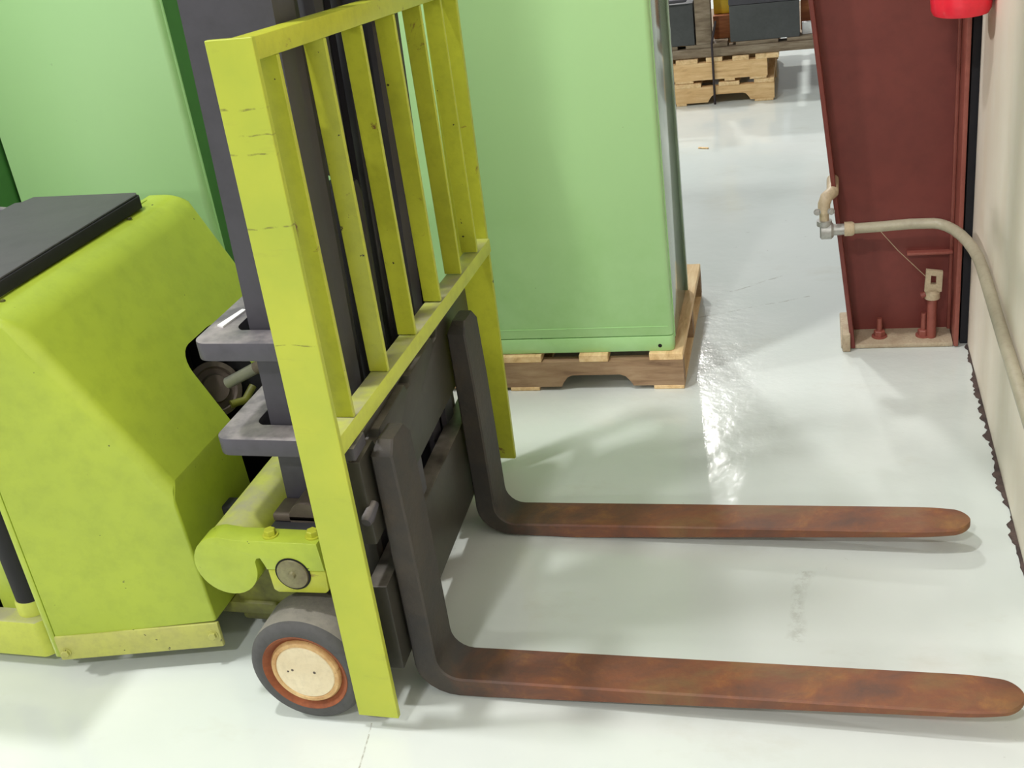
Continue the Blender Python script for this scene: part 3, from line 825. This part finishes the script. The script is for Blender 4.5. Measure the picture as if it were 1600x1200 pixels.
channel('outer_mast_rail', 0, .164, 1.762, 1.812, 1)
channel('outer_mast_rail', 0, .164, 2.238, 2.288, -1)
channel('inner_mast_rail', .03, .150, 1.818, 1.868, 1)
channel('inner_mast_rail', .03, .150, 2.182, 2.232, -1)
rail('lift_cylinder', .055, .135, 2.0, 2.08, MZ0, .95, M['black'], FK, .035)
rail('lift_ram', .07, .12, 2.015, 2.065, .95, 2.1, M['mast'], FK, .022)
for yy in (1.945, 2.13):
    rail('lift_chain', .10, .115, yy - .011, yy + .011, .5, 2.15, M['black'], FK, .002)
for yy in (1.90, 2.17):
    tube('hydraulic_hose', [(mx(.3) + .05, yy, .3), (mx(1) + .05, yy, 1.0), (mx(2.1) + .05, yy, 2.1)], .014, M['black'], FK, 12, FM)
for zz in (.25, 1.0, 1.62):
    box('mast_crossmember', (mx(zz) - .012, 1.80, zz), (mx(zz) + .028, 2.28, zz + .10), M['black'], FK, .004, FM)
# the two collars tying the rails together
def collar(z0, z1, dx):
    o = [(x + dx, y) for x, y in arc(-1.146, 1.728, .028, 180, 270, 8)] + [(-.97, 1.70), (-.95, 1.72), (-.95, 1.757), (-1.085, 1.757)]
    inn = [(x + dx, y) for x, y in arc(-1.088, 1.781, .026, 250, 180, 6)]
    far_in = [(x + dx, y) for x, y in arc(-1.088, 2.299, .026, 180, 110, 6)]
    far = [(-1.085, 2.323), (-.95, 2.323), (-.95, 2.36), (-.97, 2.38)] + [(x + dx, y) for x, y in arc(-1.146, 2.352, .028, 90, 180, 8)]
    return prism('mast_collar', o + inn + far_in + far, 'Z', z0, z1, M['bracket'], FK, .002, FM, ang=50)
c1 = collar(.727, .763, 0.0)
collar(.529, .565, -.008)
hexa('paper_label', [(-1.155, 1.770, .7632), (-1.140, 1.764, .7632), (-1.129, 1.838, .7632), (-1.139, 1.84, .7632),
                     (-1.155, 1.770, .7665), (-1.140, 1.764, .7665), (-1.129, 1.838, .7665), (-1.139, 1.84, .7665)], M['white'], c1, 0, FM)

# front axle: tube, end plate, cap, pin
ax_ = lathe('axle_tube', [(0, 0), (.062, 0), (.062, .70), (0, .70)], (-1.183, 1.665, .326), (0, 1, 0), M['lime_dusty'], FK, 48, FM)
plate = [(p[0], p[1]) for p in arc(-1.183, .325, .066, 92, 352, 26)] + [(-1.117, .338), (-1.113, .345), (-1.105, .347), (-1.10, .335), (-1.096, .322),
        (-.976, .325), (-.980, .386), (-1.15, .386)]
ep = prism('end_plate', plate, 'Y', 1.63, 1.675, M['lime'], FK, .0015, FM, ang=40)
cap = prism('bearing_cap', [(-1.096, .320), (-1.094, .274), (-1.085, .268), (-.985, .272), (-.978, .279), (-.976, .3235)], 'Y', 1.632, 1.675, M['lime_worn'], ep, .003, FM, ang=40)
lathe('pin', [(0, -.006), (.006, -.006), (.008, .0), (.031, .0), (.0325, .003), (.0325, .04), (0, .04)], (-1.043, 1.626, .316), (0, 1, 0), M['grease_cap'], ep, 36, FM)
lathe('pin_gap', [(.0326, .0), (.0355, .0), (.0355, .01), (.0326, .01)], (-1.043, 1.6285, .316), (0, 1, 0), M['cavity_shade'], ep, 36, FM)
hex_bolt('bolt', (-1.083, 1.652, .386), (0, 0, 1), .0115, .014, M['lime_worn'], ep, FM)
hex_bolt('bolt', (-.997, 1.656, .386), (0, 0, 1), .0115, .014, M['lime_worn'], ep, FM)
box('axle_bracket', (-1.10, 1.676, .27), (-.955, 1.80, .384), M['black'], FK, .004, FM)
lathe('trunnion', [(0, 0), (.034, 0), (.034, .06), (.02, .068), (0, .068)], (-1.03, 1.70, .392), (0, 1, 0), M['brown_steel'], FK, 32, FM)
box('trunnion_foot', (-1.10, 1.70, .384), (-.96, 1.76, .40), M['brown_steel'], FK, .004, FM)

# wheels
def wheel(cx, cy, side):
    w = empty('wheel', (cx + 1.2, cy - 2.04, .1175))
    w.parent = FK
    s = side
    ax = (0, s, 0)
    lathe('tyre', [(.088, -.002), (.096, -.003), (.107, -.001), (.113, .004), (.116, .011)], (0, 0, 0), ax, M['rubber'], w, 64, angle=60)
    lathe('tread', [(.116, .011), (.117, .02), (.117, .098), (.114, .108), (.09, .114), (.0, .114)], (0, 0, 0), ax, M['tread'], w, 64, angle=60)
    lathe('rim', [(.065, .008), (.076, .008), (.080, .0015), (.087, -.003), (.0885, -.0015), (.0885, .01)], (0, 0, 0), ax, M['rust_ring'], w, 64, angle=60)
    lathe('hub', [(0, .0), (.059, .0), (.0605, .0015)], (0, 0, 0), ax, M['hub'], w, 64, angle=20)
    lathe('hub_rim', [(.0605, .0015), (.062, -.0005), (.069, -.0005), (.0725, .004), (.0725, .01)], (0, 0, 0), ax, M['hub_edge'], w, 64, angle=40)
    for dx, dz, r in ((-.026, .004, .0028), (-.036, .0, .0022), (.020, .002, .003)):
        lathe('rivet', [(0, -.0012), (r * .7, -.0012), (r, 0)], (dx, 0, dz), ax, M['brown_steel'], w, 14)
    return w
wheel(-1.042, 1.582, 1)
wheel(-1.042, 2.40, -1)
lathe('axle', [(0, 0), (.05, 0), (.05, .58), (0, .58)], (-1.042, 1.70, .1175), (0, 1, 0), M['black'], FK, 24, FM)

# carriage ---------------------------------------------------------------
cg = empty('carriage', (-.862 + 1.2, 1.70 - 2.04, 0), math.radians(3.8))
cg.parent = FK
def cplate(name, y0, y1, z0, z1, x0=-.045, x1=-.004, mat=None, notch=None):
    pts = [(y0, z0), (y1, z0), (y1, z1)]
    if notch:
        for a, b_ in notch[::-1]:
            pts += [(b_, z1), (b_ - .008, z1 - .016), (a + .008, z1 - .016), (a, z1)]
    pts += [(y0, z1)]
    return prism(name, pts, 'X', x0, x1, mat or M['carriage'], cg, .003, ang=40)
cplate('upper_fork_bar', -.06, .74, .385, .560, notch=[(.02, .06), (.23, .27), (.44, .48)])
cplate('lower_fork_bar', -.06, .74, .095, .290)
box('side_plate', (-.10, .03, .06), (-.046, .06, .59), M['carriage'], cg, .003)
box('side_plate', (-.10, .62, .06), (-.046, .65, .59), M['carriage'], cg, .003)
box('top_lip', (-.030, -.06, .5605), (-.018, .74, .578), M['carriage'], cg, .003)
for y_, z_ in ((.0, .50), (.0, .16), (.68, .50)):
    lathe('roller', [(0, 0), (.03, 0), (.03, .03), (0, .03)], (-.075, y_, z_), (0, 1, 0), M['black'], cg, 24)
box('fork_pin', (-.02, -.08, .575), (.0, -.02, .60), M['bracket'], cg, .003)
lathe('fork_pin', [(0, 0), (.009, 0), (.012, .01), (.009, .045), (0, .045)], (-.005, -.085, .45), (.1, 1, .3), M['bracket'], cg, 16)
box('latch', (-.03, .20, .30), (-.008, .26, .40), M['bracket'], cg, .004)

def fork(label, xb, y0, y1, ztop, zh0, zh1, tip, th0=.044, th1=.013, droop=0.0):
    """one L-shaped fork; local x starts at the back of the shank"""
    ob_x = xb
    secs = []                                     # (front/top point, back/bottom point, ya, yb)
    ym, hw = (y0 + y1) / 2, (y1 - y0) / 2
    T = .046
    R = .045
    secs.append(((T - .008, ztop), (.008, ztop), -hw + .026, hw - .016))
    secs.append(((T - .004, ztop - .022), (.0, ztop - .022), -hw, hw))
    secs.append(((T - .001, ztop - .16), (.0, ztop - .16), -hw, hw))
    secs.append(((T, zh0 + R + .10), (0, zh0 + R + .10), -hw, hw))
    for i in range(7):
        a = PI / 2 * i / 6
        fx, fz = T + R * (1 - math.cos(a)), zh0 + R * (1 - math.sin(a))
        bx, bz = (R + T) * (1 - math.cos(a)) * .9, max(zh0 - th0, 0.002) + .07 * (1 - math.sin(a))
        secs.append(((fx, fz), (bx, bz), -hw, hw))
    x0, x1 = T + R, tip - xb
    n = 44
    for i in range(1, n + 1):
        s = i / n
        x = x0 + (x1 - x0) * (1 - (1 - s) ** 2.2)
        q = (x - x0) / (x1 - x0)
        zt = zh0 + (zh1 - zh0) * q
        th = th0 + (th1 - th0) * min(1, q * 1.02)
        dd = x1 - x
        k = 1.0
        if dd < .115:
            u = 1 - dd / .115
            k = max(.0, 1 - .30 * u ** 2)
            if dd < .034: k *= math.sqrt(max(.02, 1 - (1 - dd / .034) ** 2))
        secs.append(((x, zt - (.004 if i == n else 0)), (x - (.004 if i == n else 0), max(zt - th, .002) + (.003 if i == n else 0)), -hw * k, hw * k))
    bm = bmesh.new()
    prev = None
    for (fx, fz), (bx, bz), ya, yb in secs:
        c_ = .0035
        # chamfered rectangle: 8 vertices
        dx, dz = bx - fx, bz - fz
        L = math.hypot(dx, dz) or 1
        ux, uz = dx / L * c_, dz / L * c_
        ring = [(fx + ux, ya, fz + uz), (fx, ya + c_, fz), (fx, yb - c_, fz), (fx + ux, yb, fz + uz),
                (bx - ux, yb, bz - uz), (bx, yb - c_, bz), (bx, ya + c_, bz), (bx - ux, ya, bz - uz)]
        vs = [bm.verts.new(p) for p in ring]
        if prev:
            for k in range(8):
                bm.faces.new((prev[k], prev[(k + 1) % 8], vs[(k + 1) % 8], vs[k]))
        else: bm.faces.new(vs[::-1])
        prev = vs
    bm.faces.new(prev)
    o = link('fork', bm_mesh(bm, 'fork', True, 30), M['fork'], FK)
    o.location = (xb + 1.2, ym - 2.04, 0)
    if label: o['label'] = label
    return o
fork(None, -.858, 1.676, 1.776, .572, .045, .070, .252)
fork(None, -.894, 2.221, 2.317, .548, .034, .064, .196, .040, .016)

# load backrest -------------------------------------------------------------
lb = empty('load_backrest', (-.9 + 1.2, 2.04 - 2.04, 0)); lb.parent = FK
LM = Matrix.Translation((.9, -2.04, 0))
def zt_(y): return 1.308 - (y - 1.573) * .088        # the top rail sags to the far side
def lbar(name, x0, x1, y0, y1, z0a, z1a, mat, x0b=None, x1b=None, sl=True):
    x0b = x0 if x0b is None else x0b; x1b = x1 if x1b is None else x1b
    za, zb = (z1a, z1a - (y1 - y0) * .088) if sl else (z1a, z1a)
    return hexa(name, [(x0b, y0, z0a), (x1b, y0, z0a), (x1b, y1, z0a), (x0b, y1, z0a),
                       (x0, y0, za), (x1, y0, za), (x1, y1, zb), (x0, y1, zb)], mat, lb, .0012, LM, 1)
lbar('post', -.926, -.850, 1.573, 1.585, .030, 1.309, M['post'], -.944, -.862)
lbar('post', -.934, -.858, 2.508, 2.520, .035, zt_(2.508), M['lime_worn'], -.956, -.880)
# top rail with a slight sag, lower rail
top = hexa('top_rail', [(-.898, 1.5855, 1.272), (-.858, 1.5855, 1.272), (-.858, 2.5075, 1.272 - .0811), (-.898, 2.5075, 1.272 - .0811),
                        (-.898, 1.5855, 1.3065), (-.858, 1.5855, 1.3065), (-.858, 2.5075, 1.3065 - .0811), (-.898, 2.5075, 1.3065 - .0811)], M['lime_worn'], lb, .003, LM)
hexa('lower_rail', [(-.900, 1.5855, .604), (-.862, 1.5855, .604), (-.862, 2.5075, .604), (-.900, 2.5075, .604),
                    (-.900, 1.5855, .640), (-.862, 1.5855, .640), (-.862, 2.5075, .637), (-.900, 2.5075, .637)], M['lime_dusty'], lb, .002, LM)
for yb_ in (1.658, 1.830, 1.986, 2.144, 2.288, 2.412):
    zt = 1.272 - (yb_ - 1.5855) * .088
    lbar('bar', -.899, -.860, yb_, yb_ + .009, .6405, zt, M['lime_worn'], -.901, -.863)
box('mounting_lug', (-.93, 1.586, .42), (-.875, 1.606, .56), M['lime_worn'], lb, .003, LM)
